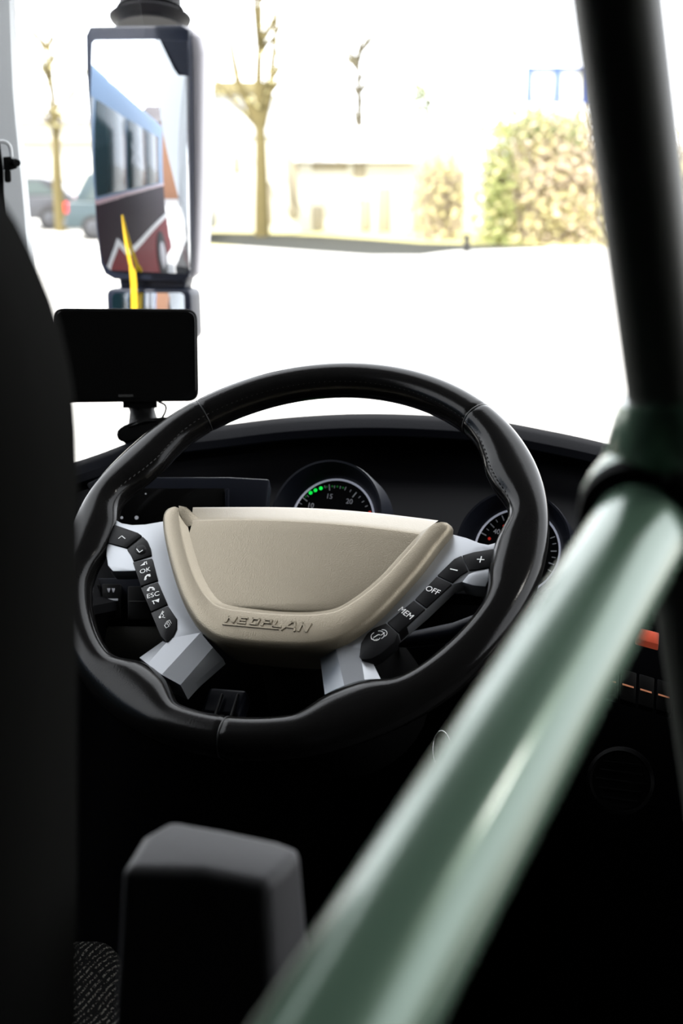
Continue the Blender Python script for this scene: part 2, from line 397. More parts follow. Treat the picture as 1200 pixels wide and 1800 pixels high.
# centre panel: rows joining left and right inner curves, with a rolled front lip
pc = inset(ic, oc, -.0056)
topL, topR = wl(338, 917, hP), wl(742, 941, hP)
half = NB // 2
lefts = pc[6:half]; rights = [pc[NB - 1 - i] for i in range(6, half)]
lefts[0] = Vector((topL[0], topL[1], 0)); rights[0] = Vector((topR[0], topR[1], 0))
rows = []; NC = 28
topmid = wl(545, 922, hP)
for i, (a, b) in enumerate(zip(lefts, rights)):
    r = []
    for k in range(NC):
        s = k / (NC - 1); p = a.lerp(b, s)
        bow = 4 * s * (1 - s)
        fade = max(0, 1 - i / 14)
        dy = (topmid[1] - (topL[1] + topR[1]) / 2) * bow * fade
        r.append(Vector((p.x, p.y + dy, hP + .0022 * bow * min(1, (len(lefts) - i) / 20))))
    rows.append(r)
lip = [[(p + Vector((dy / .043 * (-.022 * max(0, 1 - k / 6) ** 2 + .004 * max(0, 1 - (NC - 1 - k) / 5) ** 2), dy, -dz))) for k, p in enumerate(rows[0])] for dy, dz in ((.001, .0001), (.004, .0013), (.010, .0050), (.018, .0102), (.026, .0155), (.034, .0208), (.039, .0245), (.0425, .033), (.043, .06))]
rows = lip[::-1] + rows
mesh('centre_panel', *loft(rows), 'bronze', wheel, 40)
prism('corner_fin', [wl(*p, .010) for p in [(316, 894), (330, 896), (349, 907), (352, 916), (340, 921), (326, 926), (318, 908)]], -.04, [.0145, .0142, .0045, .0070, .0092, .0095, .0146], 'bronze', hub, .0006, 2)
prism('hub_back', [(.088 * math.cos(2 * PI * k / 48), -.03 + .075 * math.sin(2 * PI * k / 48)) for k in range(48)], -.06, -.022, 'blackplastic', wheel, .006, 3)
tube('column_shroud', [Vector((0, -.02, -.055)), Vector((0, -.02, -.12)), Vector((0, -.01, -.26))], [.05, .062, .085], 'blackplastic', wheel, 32)

# ---- raised block-letter badge on the band
lo = MB()
def badge():
    A, Bq = wl(391, 1098, hB), wl(546, 1112, hB); T = wl(396, 1083, hB)
    o = Vector((*A, 0)); ex = Vector((*Bq, 0)) - o; ey = Vector((*T, 0)) - o
    def q(x, y): p = o + ex * x + ey * y; return (p.x, p.y)
    z0, t, w = hB - .0006, .0017, .0016
    def out(*pts):
        for a, b_ in zip(pts, pts[1:]):
            A2, B2 = Vector(q(*a)), Vector(q(*b_)); d = (B2 - A2).normalized() * w * .5
            lo.add(ribbon([A2 - d, B2 + d], w, False, z0, t))
    def bar(y): lo.add(ribbon([q(.0, y), q(.64, y)], .0009, False, z0, t))
    bar(.0)
    out((.03, .34), (.045, .95)); out((.045, .95), (.115, .34)); out((.115, .34), (.13, .95))
    out((.255, .95), (.185, .95), (.17, .34), (.25, .34)); out((.18, .64), (.24, .64))
    out((.31, .34), (.325, .95), (.40, .95), (.385, .34), (.31, .34))
    out((.445, .3), (.46, .95), (.535, .95), (.53, .62), (.455, .62))
    out((.59, .95), (.575, .30), (.655, .30))
    out((.675, .0), (.765, .95), (.80, .95), (.82, .0)); out((.72, .35), (.81, .35))
    out((.865, .05), (.885, .92)); out((.885, .92), (.95, .05)); out((.95, .05), (.975, .92))
badge()
lo.build('badge_lettering', 'bronze', hub, 30)

# ---- buttons with printed symbols
bz0, bz1 = -.008, .0046
def button(pts): return prism('button', wpoly(pts, bz1), bz0, bz1, 'button', wheel, .0007, 2)
def sym(parent, shapes, name='symbol'):
    mb = MB()
    for s in shapes: mb.add(s)
    return mb.build(name, 'print', parent, 0)
zi = bz1
def q(x, y): return wl(x, y, zi)
def stroke(pts, w=.0007, closed=False): return ribbon([q(*p) for p in pts], w, closed, zi - .0002, .0004)
def fill(pts): return poly2([q(*p) for p in pts], zi - .0002, .0004)
def circ(c, rx, ry, n=20, a0=0, a1=360): return [(c[0] + rx * math.cos(math.radians(a0 + (a1 - a0) * k / n)), c[1] + ry * math.sin(math.radians(a0 + (a1 - a0) * k / n))) for k in range(n + 1)]
def ang(a, b): p, r = q(*a), q(*b); return math.atan2(r[1] - p[1], r[0] - p[0])
def blabel(parent, s, c, a, b, size): p = q(*c); return text_mesh('symbol', s, size, 'print', parent, p[0], p[1], zi, ang(a, b))
b = button([(202, 922), (219, 928), (242, 936), (249, 941), (222, 963), (212, 960), (190, 954), (191, 947), (197, 931)])
sym(b, [stroke([(208, 947), (214, 942), (220, 947)], .0009)])
b = button([(251, 943), (259, 951), (264, 963), (266, 976), (234, 986), (229, 975), (223, 966)])
mb = MB(); r = [[Vector((*wl(247 + rr * 11 * math.cos(2 * PI * k / 24), 966 + rr * 9.5 * math.sin(2 * PI * k / 24), zi), zi + hh)) for k in range(24)] for rr, hh in ((1, -.0004), (.9, .0004), (.6, .0010), (.2, .0012))]
mb.add(loft(r, cv=True, caps=True)).build('dimple', 'button', b)
sym(b, [ribbon([wl(*p, zi + .0012) for p in [(240, 965), (245, 971), (251, 967)]], .0009, False, zi + .0010, .0005)])
b = button([(233, 988), (267, 981), (277, 1020), (247, 1030)])
sym(b, [fill([(246, 995), (254, 989), (255, 993)]), stroke([(253, 988.5), (258, 988)], .0008), stroke([(257, 987), (258, 992)], .0008)])
blabel(b, 'OK', (255, 1003), (246, 1005), (264, 1000), .0072)
sym(b, [stroke([(255, 1019), (256, 1014), (259, 1011), (264, 1010)], .0017), fill([(253, 1020), (254, 1016), (258, 1017), (256, 1020)]), fill([(260, 1012), (264, 1009), (265, 1013), (262, 1014)])])
b = button([(247, 1033), (277, 1023), (294, 1062), (265, 1075)])
sym(b, [stroke([(260, 1037), (263, 1033), (268, 1033), (271, 1036)], .0017), fill([(258, 1039), (259, 1035), (263, 1036), (262, 1039)]), fill([(267, 1037), (269, 1034), (272, 1035), (272, 1038)])])
blabel(b, 'ESC', (269, 1046), (260, 1048), (278, 1043), .0075)
sym(b, [fill([(271, 1056), (280, 1052), (279, 1059)]), stroke([(267, 1057), (274, 1055)], .0008), stroke([(269, 1057), (271, 1062)], .0008)])
b = button([(265, 1077), (295, 1065), (310, 1087), (310, 1104), (303, 1119), (295, 1128), (291, 1128), (282, 1118)])
sym(b, [stroke([(288, 1075), (285, 1079), (288, 1082), (285, 1085), (290, 1086)], .0006), fill(circ((281, 1085), 2.2, 2.0, 8)), stroke([(286, 1074), (283, 1080), (281, 1083)], .0006)])
sym(b, [stroke([(289, 1099), (294, 1096), (297, 1101), (292, 1104)], .00055, True), stroke([(290, 1096), (296, 1093), (299, 1099)], .0004), stroke([(292, 1093), (298, 1090), (301, 1096)], .0004)])
b = button([(812, 976), (832, 970), (869, 964), (865, 996), (839, 1001), (824, 1002)])
sym(b, [stroke([(838, 983), (851, 984)], .0009), stroke([(846, 978), (843, 989)], .0009)])
b = button([(811, 976), (798, 982), (768, 1011), (795, 1024), (809, 1011), (822, 1003)])
sym(b, [stroke([(791, 1000), (804, 1003)], .0010)])
b = button([(767, 1013), (794, 1026), (749, 1068), (729, 1053)])
blabel(b, 'OFF', (760, 1038), (752, 1035.5), (768, 1042), .0078)
b = button([(727, 1055), (747, 1070), (700, 1112), (680, 1094)])
blabel(b, 'MEM', (713, 1078), (705, 1072), (721, 1084), .0078)
b = button([(678, 1095), (699, 1113), (694, 1128), (668, 1150), (652, 1158), (636, 1160), (631, 1154), (634, 1130), (645, 1113), (656, 1104)])
sym(b, [stroke(circ((660, 1119), 8, 7, 20, 20, 250), .0004), stroke(circ((667, 1116), 8, 7, 20, -110, 70), .0004), stroke(circ((673, 1113), 7, 6, 20, -110, 70), .0004), stroke([(656, 1121), (664, 1116), (668, 1116)], .0006), stroke([(669, 1117), (676, 1112)], .0005),
        stroke([(652, 1121), (653, 1124), (656, 1123), (657, 1126), (660, 1124), (661, 1126), (663, 1123)], .00045)])

# ================================================================== DASHBOARD
dashx = [40, 100, 150, 190, 232, 300, 400, 500, 620, 740, 860, 960, 1040, 1120, 1250, 1400]
dashy = [842, 823, 807, 793, 777, 760, 747, 735, 728, 730, 739, 757, 774, 795, 830, 872]
dashd = [1.34, 1.38, 1.41, 1.45, 1.49, 1.53, 1.58, 1.61, 1.63, 1.62, 1.58, 1.53, 1.48, 1.42, 1.33, 1.24]
dash = empty('dashboard', P(560, 1100, 1.36), 'dark navy coach dashboard curving round behind the steering wheel', 'dashboard')
def drow(dy, dd, yfix=None):
    r = []
    for x, y, d in zip(dashx, dashy, dashd):
        r.append((x, (y + dy) if yfix is None else yfix + (y - 728) * .55, d + dd))
    return [P(*p) for p in spline_px(r)]
def spline_px(r): return [tuple(p) for p in spline([(a, b_, c * 1000) for a, b_, c in r], 60)] and [(p.x, p.y, p.z / 1000) for p in spline([(a, b_, c * 1000) for a, b_, c in r], 60)]
rows = [drow(40, .55), drow(0, .22), drow(-1, .05), drow(0, 0), drow(9, -.03), drow(24, -.05), drow(38, -.052), drow(44, -.045), drow(47, -.02)]
world_child(mesh('top_pad', *loft(rows), 'dash', None, 40), dash)
rows = [drow(46, -.02), drow(54, -.005), drow(80, -.015), drow(105, -.03), drow(0, -.10, 900), drow(0, -.17, 1010), drow(0, -.20, 1024)]
world_child(mesh('instrument_panel', *loft(rows), 'dashface', None, 40), dash)
rows = [drow(0, -.20, 1024), drow(0, -.205, 1040), drow(0, -.19, 1060), drow(0, -.20, 1180), drow(0, -.16, 1300), drow(0, -.06, 1600), drow(0, .05, 2100)]
world_child(mesh('lower_panel', *loft(rows), 'dashface', None, 40), dash)
# panel left of the instruments that carries the small display
gn = Vector((0, -math.cos(math.radians(30)), math.sin(math.radians(30))))
Sp = Plane(P(330, 880, 1.355), gn + Vector((.35, 0, 0)))
def sub(pl, name, pts, h0, h1, m, parent, bev=.001):
    o = prism(name, [pl.px(x, y, h1) for x, y in pts], h0, h1, m, None, bev, 2, pl.mw); return world_child(o, parent)
face = sub(Sp, 'display_surround', [(150, 850), (175, 838), (402, 838), (474, 842), (466, 930), (402, 925), (190, 925)], -.03, .004, 'bezel', dash, .003)
disp = sub(Sp, 'display', [(200, 858), (394, 858), (394, 922), (200, 922)], -.002, .0052, 'screen', dash, .0008)
for i, (x, y, r) in enumerate([(214, 910, 2.5), (240, 910, 3.5), (256, 868, 1.5)]):
    mb = MB().add(disc2((0, 0), r * 1.35 / FPX, 0, .0004, 10)); o = mb.build('status_light', 'dialprint', None)
    p = Sp.px(x, y, .0052); o.data.transform(Sp.mw @ Matrix.Translation((p[0], p[1], .0052))); world_child(o, disp)
sub(Sp, 'display_edge', [(395, 860), (402, 858), (402, 924), (395, 924)], 0, .009, 'bezel', dash, .001)

# round gauges
def gauge(cx, cy, d, rad, tiltx):
    pl = Plane(P(cx, cy, d), gn + Vector((tiltx, 0, 0)))
    def w(o, parent): o.data.transform(pl.mw); return world_child(o, parent)
    n = 64
    circ3 = lambda r, z: [Vector((r * math.cos(2 * PI * k / n), r * math.sin(2 * PI * k / n), z)) for k in range(n)]
    g = w(mesh('gauge', *loft([circ3(.001, 0), circ3(rad * 1.02, 0)], cv=True), 'dashface', None), dash)
    w(mesh('bezel', *loft([circ3(rad * 1.0, -.001), circ3(rad * 1.10, .010), circ3(rad * 1.26, .024), circ3(rad * 1.31, .024), circ3(rad * 1.33, .016), circ3(rad * 1.33, -.02)], cv=True), 'bezel', None), g)
    w(mesh('dial_ring', *loft([circ3(rad * .96, .0006), circ3(rad * .975, .0022), circ3(rad * 1.0, .0022), circ3(rad * 1.01, .0006)], cv=True), 'dialring', None), g)
    return pl, g, w
def tick(pl, g, w, x, y, L, wd, m='dialprint'):
    p = Vector(pl.px(x, y)); u = p.normalized(); mb = MB().add(ribbon([p - u * L / 2, p + u * L / 2], wd, False, .0003, .0004)); w(mb.build('tick', m, None, 0), g)
def dot(pl, g, w, x, y, r, m): p = pl.px(x, y); w(MB().add(disc2(p, r, .0003, .0005, 14)).build('lamp', m, None, 0), g)
def num(pl, g, w, s, x, y, size):
    p = pl.px(x, y); o = text_mesh('number', s, size, 'dialprint', None, p[0], p[1], .0006); w(o, g)
pl, g, w = gauge(584, 917, 1.40, .0485, .0)
for x, y, L in [(536, 878, .007), (579, 857, .007), (623, 870, .007), (528, 885, .004), (523, 893, .004), (541, 872, .003), (588, 856, .003), (598, 857, .003), (607, 859, .004), (616, 863, .003), (632, 874, .003), (638, 882, .003), (644, 890, .003), (649, 906, .006), (571, 856, .003)]:
    tick(pl, g, w, x, y, L, .0011 if L > .005 else .0007)
for x, y in [(546, 866.5), (554.5, 862), (564, 858.5)]: dot(pl, g, w, x, y, .0022, 'green_led')
for x, y in [(537.5, 873), (574, 856), (584, 855), (593, 855.5), (603, 857.5)]: dot(pl, g, w, x, y, .0011, 'green_dim')
dot(pl, g, w, 650, 901, .0017, 'red_led')
num(pl, g, w, '10', 546, 889, .008); num(pl, g, w, '15', 579, 873, .008); num(pl, g, w, '20', 614, 882, .008)
pl, g, w = gauge(908, 969, 1.33, .0455, .0)
for x, y, L in [(884, 911, .006), (865, 924, .006), (850, 939, .006), (894, 905, .003), (873, 916, .003), (857, 931, .003), (971, 945, .005), (974, 956, .004), (973, 969, .006), (973, 980, .004), (969, 991, .006), (966, 1003, .004), (918, 903, .006), (930, 907, .003), (941, 913, .006)]:
    tick(pl, g, w, x, y, L, .0010 if L > .005 else .0007)
num(pl, g, w, '40', 873, 935, .0075); num(pl, g, w, '60', 903, 921, .0075)
dot(pl, g, w, 886, 925, .0016, 'red_led'); dot(pl, g, w, 860, 947, .0016, 'red_led')

# rocker switches and trims seen through the wheel
Lp = Plane(P(225, 1060, 1.27), Vector((.25, -.75, .62)))
sub(Lp, 'switch_panel', [(120, 1015), (330, 1015), (330, 1096), (120, 1096)], -.02, 0, 'bezel', dash, .002)
def rocker(pl, x0, y0, x1, y1, mark):
    ym = y0 + (y1 - y0) * .45
    s = sub(pl, 'rocker_switch', [(x0, y0), (x1, y0), (x1, y1), (x0, y1)], -.003, .006, 'blackplastic', dash, .0012)
    sub(pl, 'rocker_split', [(x0 + 2, ym - 1), (x1 - 2, ym - 1), (x1 - 2, ym + 1), (x0 + 2, ym + 1)], .005, .0064, 'seam', s, .0001)
    if mark: sub(pl, 'indicator_bar', [(x0 + 5, ym - 1.8), (x1 - 5, ym - 1.8), (x1 - 5, ym + 1.8), (x0 + 5, ym + 1.8)], .005, .0068, 'dialprint', s, .0001)
    return s
rocker(Lp, 146, 1027, 176, 1088, True); s = rocker(Lp, 179, 1026, 212, 1088, True); rocker(Lp, 224, 1030, 300, 1090, False)
for dx in (-4, 4):
    sub(Lp, 'symbol', [(195 + dx - 3, 1034), (195 + dx + 3, 1034), (195 + dx + 1, 1041), (195 + dx - 1, 1041)], .0055, .0066, 'dialprint', s, .0001)
sub(Lp, 'trim_strip', [(120, 1099), (330, 1099), (330, 1160), (120, 1160)], -.02, .004, 'dashlow', dash, .004)
Rp = Plane(P(1140, 1190, 1.15), Vector((.1, -.72, .66)))
sub(Rp, 'hazard_button', [(1118, 1102), (1158, 1112), (1157, 1133), (1116, 1122)], -.01, .006, 'redbtn', dash, .001)
for i in range(5):
    x0 = 1060 + i * 31.5; y0 = 1166 + i * 9
    s = sub(Rp, 'rocker_switch', [(x0, y0), (x0 + 27, y0 + 8), (x0 + 25, y0 + 62), (x0 - 2, y0 + 54)], -.01, .004, 'blackplastic', dash, .001)
    sub(Rp, 'indicator_bar', [(x0 + 2, y0 + 26), (x0 + 22, y0 + 32), (x0 + 22, y0 + 34.5), (x0 + 2, y0 + 28.5)], .003, .0048, 'amber', s, .0001)
Vp = Plane(P(1090, 1372, 1.16), Vector((.1, -.9, .4)))
n = 40; cr = lambda r, z: [Vector((r * math.cos(2 * PI * k / n), r * math.sin(2 * PI * k / n), z)) for k in range(n)]
o = mesh('air_vent', *loft([cr(.030, -.02), cr(.030, .006), cr(.027, .008), cr(.025, .004), cr(.001, .002)], cv=True), 'blackplastic', None); o.data.transform(Vp.mw); vent = world_child(o, dash)
for k in (-2, -1, 0, 1, 2):
    o = box('vent_slat', (.044 - abs(k) * .006, .0016, .006), 'blackplastic', None, .0004, 1, Vp.mw @ Matrix.Translation((0, k * .008, .005))); world_child(o, vent)
o = tube('indicator_stalk', [P(640, 1120, 1.30), P(720, 1125, 1.27), P(800, 1112, 1.245), P(838, 1094, 1.235)], [.008, .008, .010, .008], 'bezel', None, 14); world_child(o, dash)
o = box('column_switch', (.04, .03, .02), 'bezel', None, .004, 3, Matrix.Translation(P(398, 1242, 1.25)) @ W.mw.to_3x3().to_4x4()); world_child(o, dash)
for k in (-1, 1):
    o2 = box('switch_rib', (.002, .026, .004), 'seam', None, .0005, 1, Matrix.Translation(P(398 + k * 14, 1240, 1.235)) @ W.mw.to_3x3().to_4x4()); world_child(o2, o)

# ignition key ring below the wheel
kc = P(776, 1318, 1.20)
pth = [kc + RIGHT * (.0085 * math.cos(2 * PI * k / 32)) + UP * (.017 * math.sin(2 * PI * k / 32)) + FWD * (.004 * math.sin(2 * PI * k / 32)) for k in range(33)]
tag(tube('key_ring', pth, .0007, 'chrome', None, 8, False), 'thin chrome key ring hanging in the dark below the steering wheel rim', 'key ring')

# ================================================================== NAVIGATION DEVICE
Np = Plane(P(222, 625, 1.50), -(ray(222, 625).normalized()) * .9 + Vector((.0, -.15, .0)), RIGHT)
nav = empty('navigation_device', P(240, 770, 1.5), 'black satnav screen on a suction mount standing on the dashboard', 'satnav')
def rrect(pts, r, n=6):
    out = []; N = len(pts)
    for i in range(N):
        p0, p1, p2 = Vector((*pts[i - 1], 0)), Vector((*pts[i], 0)), Vector((*pts[(i + 1) % N], 0))
        a = p1 + (p0 - p1).normalized() * r; b_ = p1 + (p2 - p1).normalized() * r
        for k in range(n + 1):
            t = k / n; out.append(tuple(((a * (1 - t) ** 2) + p1 * 2 * t * (1 - t) + b_ * t * t).xy))
    return out
case = rrect([(92, 541), (347, 543), (350, 706), (94, 709)], 20)
c = prism('case', [Np.px(x, y, 0) for x, y in case], -.022, 0, 'blackplastic', None, .002, 3, Np.mw, taper=.06); world_child(c, nav)
s = prism('screen', [Np.px(x, y, .0005) for x, y in rrect([(97, 546), (343, 548), (345, 701), (99, 704)], 16)], -.001, .0006, 'screen', None, .0004, 1, Np.mw); world_child(s, nav)
p = Np.px(221, 695, .0007); t = text_mesh('brand_print', 'tomtom', .0052, 'navlogo', None, p[0], p[1], .0007, 0, .0001); t.data.transform(Np.mw); world_child(t, nav)
o = tube('mount_arm', [P(247, 700, 1.535), P(250, 722, 1.535), P(252, 745, 1.53), P(256, 762, 1.525)], [.018, .015, .018, .030], 'blackplastic', None, 20); world_child(o, nav)
o = mesh('clip', *loft([[Vector((x, y, z)) for x, y in ((-.02, -.006), (.02, -.006), (.02, .006), (-.02, .006))] for z in (-.012, -.002)], cv=True, caps=True), 'blackplastic', None); o.data.transform(Np.mw @ Matrix.Translation((*Np.px(245, 709, 0), -.006))); world_child(o, nav)
bpx = [(207, 757), (206, 766), (211, 775), (232, 775), (300, 757), (330, 738), (320, 733), (270, 735), (225, 745)]
Bp = Plane(P(255, 760, 1.525), -ray(255, 760), RIGHT)
o = prism('suction_base', [Bp.px(x, y, 0) for x, y in [(p.x, p.y) for p in spline([(a, b_, 0) for a, b_ in bpx], 36, True)]], -.05, .02, 'blackplastic', None, .006, 3, Bp.mw); world_child(o, nav)
o = tube('power_cable', [P(*p) for p in [(p.x, p.y, p.z) for p in spline([(278, 706, 1.52), (290, 712, 1.52), (291, 722, 1.52), (284, 735, 1.52), (270, 748, 1.53)], 20)]], .0014, 'rubber', None, 8); world_child(o, nav)

# ================================================================== OUTSIDE MIRROR
MR = 1.2                                                     # radius of the convex glass
vp = ray(390, 300).normalized()
n0 = (Vector((0, -1, 0)) - vp).normalized()                  # here the glass would look straight back along the coach
mc = P(248, 285, 2.2)
_p = Plane(mc, n0, RIGHT); _a, _b = _p.px(250, 280), _p.px(390, 300)
mn = (n0 + (_p.x * (_a[0] - _b[0]) + _p.y * (_a[1] - _b[1])) / MR).normalized()
Mp = Plane(mc, mn, RIGHT)
mir = empty('wing_mirror', mc, 'large upright wing mirror on a ribbed black arm outside the windscreen', 'mirror')
shell_px = [(150, 62), (157, 47), (318, 44), (331, 52), (334, 100), (336, 300), (336, 470), (330, 488), (318, 495), (200, 491), (184, 482), (176, 464), (168, 400), (160, 260), (151, 120)]
def msub(pts, h0, h1, m, name, bev=.003, parent=mir, pl=Mp, taper=0, seg=3, n=None):
    q_ = [pl.px(x, y, h1) for x, y in pts]
    return world_child(prism(name, q_, h0, h1, m, None, bev, seg, pl.mw, taper=taper), parent)
msub(shell_px, -.012, .004, 'mirrorcase', 'housing_front', .003)
back_px = [(165, 62), (172, 46), (330, 44), (352, 64), (357, 92), (354, 300), (350, 420), (345, 482), (333, 496), (200, 492), (186, 470)]
msub(back_px, -.085, -.010, 'mirrorside', 'housing_shell', .010, taper=.05)
glass_px = [(163, 76), (167, 71), (282, 70), (309, 122), (317, 133), (332, 134), (335, 300), (334, 474), (326, 481), (196, 475), (184, 464), (179, 440), (170, 300), (165, 180)]
DOME = []
def convex(pts, name, z0, MR=MR, ctr=(250, 280)):              # domed mirror glass
    pts = [Mp.px(p.x, p.y, z0) for p in spline([(a, b_, 0) for a, b_ in pts], 72, True)] if len(pts) > 30 else [Mp.px(*p, z0) for p in pts]
    fine = []
    for a, b_ in zip(pts, pts[1:] + pts[:1]):
        for k in range(8): fine.append((a[0] + (b_[0] - a[0]) * k / 8, a[1] + (b_[1] - a[1]) * k / 8))
    cx, cy = Mp.px(*ctr, z0); gx = sum(p[0] for p in fine) / len(fine); gy = sum(p[1] for p in fine) / len(fine)
    rows = []
    for k in range(17):
        f_ = max(k / 16, .002)
        rows.append([Vector((gx + (x - gx) * f_, gy + (y - gy) * f_, 0)) for x, y in fine])
    top = max(((p.x - cx) ** 2 + (p.y - cy) ** 2) / (2 * MR) for r in rows for p in r)
    for r in rows:
        for p in r: p.z = z0 + .001 + top - ((p.x - cx) ** 2 + (p.y - cy) ** 2) / (2 * MR)
    rows.append([Vector((p.x, p.y, p.z - .012)) for p in rows[-1]]); DOME.append(lambda x, y: z0 + .001 + top - ((x - cx) ** 2 + (y - cy) ** 2) / (2 * MR))
    o = mesh(name, *loft(rows, cv=True), 'mirrorglass', None, 60); o.data.transform(Mp.mw); return world_child(o, mir)
convex(glass_px, 'mirror_glass', .0046)
msub([(284, 70), (330, 72), (331, 132), (318, 131), (311, 122)], .002, .006, 'mirrorcase', 'corner_cap', .0006, seg=1)
msub([(208, 488), (328, 490), (322, 516), (212, 516)], -.05, -.012, 'mirrorcase', 'neck', .004)
low_px = rrect([(186, 507), (334, 509), (338, 600), (190, 600)], 14)
msub(low_px, -.05, .002, 'mirrorcase', 'lower_housing', .004)
convex(rrect([(197, 514), (324, 514), (328, 592), (200, 592)], 10)[::2], 'lower_glass', .0026, .40, (262, 560))
def ringm(cx, cy, rpx, d): return P(cx, cy, d), rpx * d / FPX
pth = []; rad = []
for y, r in [(-520, 50), (-40, 52), (5, 54), (12, 52), (15, 58), (18, 60), (21, 53), (24, 60), (28, 63), (32, 72), (37, 70), (42, 60), (50, 58)]:
    pth.append(P(264, y, 2.27)); rad.append(r * 2.27 / FPX)
o = tube('gaiter', pth, rad, 'gaiter', None, 28); world_child(o, mir)
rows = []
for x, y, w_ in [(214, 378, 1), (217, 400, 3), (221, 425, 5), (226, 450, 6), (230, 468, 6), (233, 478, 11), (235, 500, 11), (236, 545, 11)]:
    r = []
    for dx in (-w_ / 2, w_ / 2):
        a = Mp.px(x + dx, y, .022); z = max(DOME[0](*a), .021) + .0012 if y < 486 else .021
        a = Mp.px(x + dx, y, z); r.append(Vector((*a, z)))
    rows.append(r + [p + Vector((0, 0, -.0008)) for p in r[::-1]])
o = mesh('yellow_reflection_strip', *loft(rows, cv=True, caps=True), 'yellow', None, 40); o.data.transform(Mp.mw); world_child(o, mir)  # reflection in the windscreen, modelled as a yellow strip over the mirror

# ================================================================== GRAB RAIL
rail = empty('grab_rail', P(1118, 900, .48), 'green metallic handrail sloping down from a black upright post', 'handrail')
A, B_ = P(1118, 945, .488), P(613, 1800, .307)
dr = (B_ - A).normalized()
TR = .019
o = tube('sloping_bar', [A - dr * .03, A, A.lerp(B_, .5), B_, B_ + dr * .12], TR, 'greenrail', None, 48); world_child(o, rail)
pt, pb = P(1084, 0, .42), P(1262, 1400, .56)
pd = (pb - pt).normalized()
o = tube('post', [pt - pd * .5, pt, pb, pb + pd * .5], .0152, 'postpaint', None, 40); world_child(o, rail)
# cast elbow joining bar and post
jt = pt + pd * ((P(1172, 735, .49) - pt).dot(pd))
m0 = A - dr * .012
pth = spline([m0, m0 - dr * .020, (m0 - dr * .038).lerp(jt, .3), jt - pd * .004, jt - pd * .012], 14)
rad = [.0272, .0286, .0288, .0282, .0280, .0276, .027, .0262, .0252, .024, .0228, .0215, .020, .0175]
o = tube('elbow', pth, rad, 'greenrail', None, 48); world_child(o, rail)
o = tube('rubber_ring', [m0 + dr * .0040, m0 + dr * .0036, m0 + dr * .001, m0 - dr * .004], [.0192, .0255, .0268, .0268], 'rubber', None, 48); world_child(o, rail)

# ================================================================== DRIVER SEAT
seat = empty('driver_seat', Vector((-.46, .55, 1.2)), 'black driver seat with a dark grey armrest beside the sloping handrail', 'seat')
Y0 = .425
def PYp(px, py, Y): r = ray(px, py); return CAM + r * ((Y - CAM.y) / r.y)
edge = [(-330, 215), (-250, 190), (-160, 205), (-60, 262), (0, 328), (30, 362), (60, 418), (90, 482), (114, 545), (132, 615), (145, 690), (151, 770), (152, 900), (150, 1100), (149, 1400), (147, 1700), (140, 2000), (120, 2200)]
e3 = spline([PYp(x, y, Y0) for x, y in edge], 60)
rows = []
for p in e3:                            # the traced edge is the front border of the shell, its thickness lies behind it
    xl = -.74
    rows.append([Vector((p.x - .012, Y0 + .004, p.z - .006)), Vector((p.x, Y0 - .006, p.z)), Vector((p.x - .001, Y0 - .03, p.z)), Vector((p.x - .012, Y0 - .07, p.z)), Vector((p.x - .05, Y0 - .10, p.z - .004)),
                 Vector(((p.x + xl) / 2, Y0 - .115, p.z - .004)), Vector((xl + .05, Y0 - .10, p.z - .004)), Vector((xl, Y0 - .05, p.z)), Vector((xl + .01, Y0, p.z - .006))])
o = mesh('backrest', *loft(rows, cv=True, caps=True), 'seatback', None, 50); world_child(o, seat)
# armrest block
za = 1.985
ap = [(212, 1528), (250, 1466), (300, 1437), (400, 1455), (490, 1474), (522, 1486), (530, 1497), (500, 1527), (468, 1554), (350, 1530)]
tops = [PZ(x, y, za) for x, y in ap]
pa = [(p.x, p.y) for p in tops]
o = prism('armrest', pa, za - .22, za, 'armrest', None, .013, 5, taper=-.42); world_child(o, seat)
cp = [PZ(x, y, 1.66) for x, y in [(90, 1640), (200, 1635), (235, 1700), (260, 1950), (60, 1950)]]
o = box('seat_base', (.40, .40, .31), 'blackplastic', None, .02, 3, Matrix.Translation((-.46, .72, 1.355))); world_child(o, seat)
o = prism('seat_cushion', [(p.x, p.y) for p in cp], 1.50, 1.66, 'cloth', None, .02, 4); world_child(o, seat)

# ================================================================== CAB SHELL (setting)
def struct(o, label=None): o['kind'] = 'structure'; return o
FZ = 1.20; RZ = 3.30
struct(box('floor', (2.5, 6.2, .08), 'floor', None, 0, 1, Matrix.Translation((.05, -1.1, FZ - .04))))
struct(box('ceiling', (2.6, 5.9, .06), 'ceil', None, 0, 1, Matrix.Translation((.04, -1.35, RZ + .03))))
struct(box('wall_left', (.06, 5.6, .70), 'cabinwall', None, 0, 1, Matrix.Translation((-1.19, -1.4, FZ + .35))))
struct(box('wall_left_blackout', (.06, 4.5, 1.4), 'cabinwall', None, 0, 1, Matrix.Translation((-1.19, -1.95, FZ + 1.4))))  # unseen wall added over the rear side windows to block their light
struct(box('wall_right_blackout', (.06, 4.9, 1.4), 'cabinwall', None, 0, 1, Matrix.Translation((1.27, -1.75, FZ + 1.4))))  # same on the right: added to keep side light out
struct(box('wall_right', (.06, 5.6, .70), 'cabinwall', None, 0, 1, Matrix.Translation((1.27, -1.4, FZ + .35))))
struct(box('wall_rear', (2.5, .06, 2.1), 'cabinwall', None, 0, 1, Matrix.Translation((.05, -4.2, FZ + 1.05))))
struct(box('wall_front', (2.5, .06, .55), 'cabinwall', None, 0, 1, Matrix.Translation((.05, 2.02, FZ + .275))))
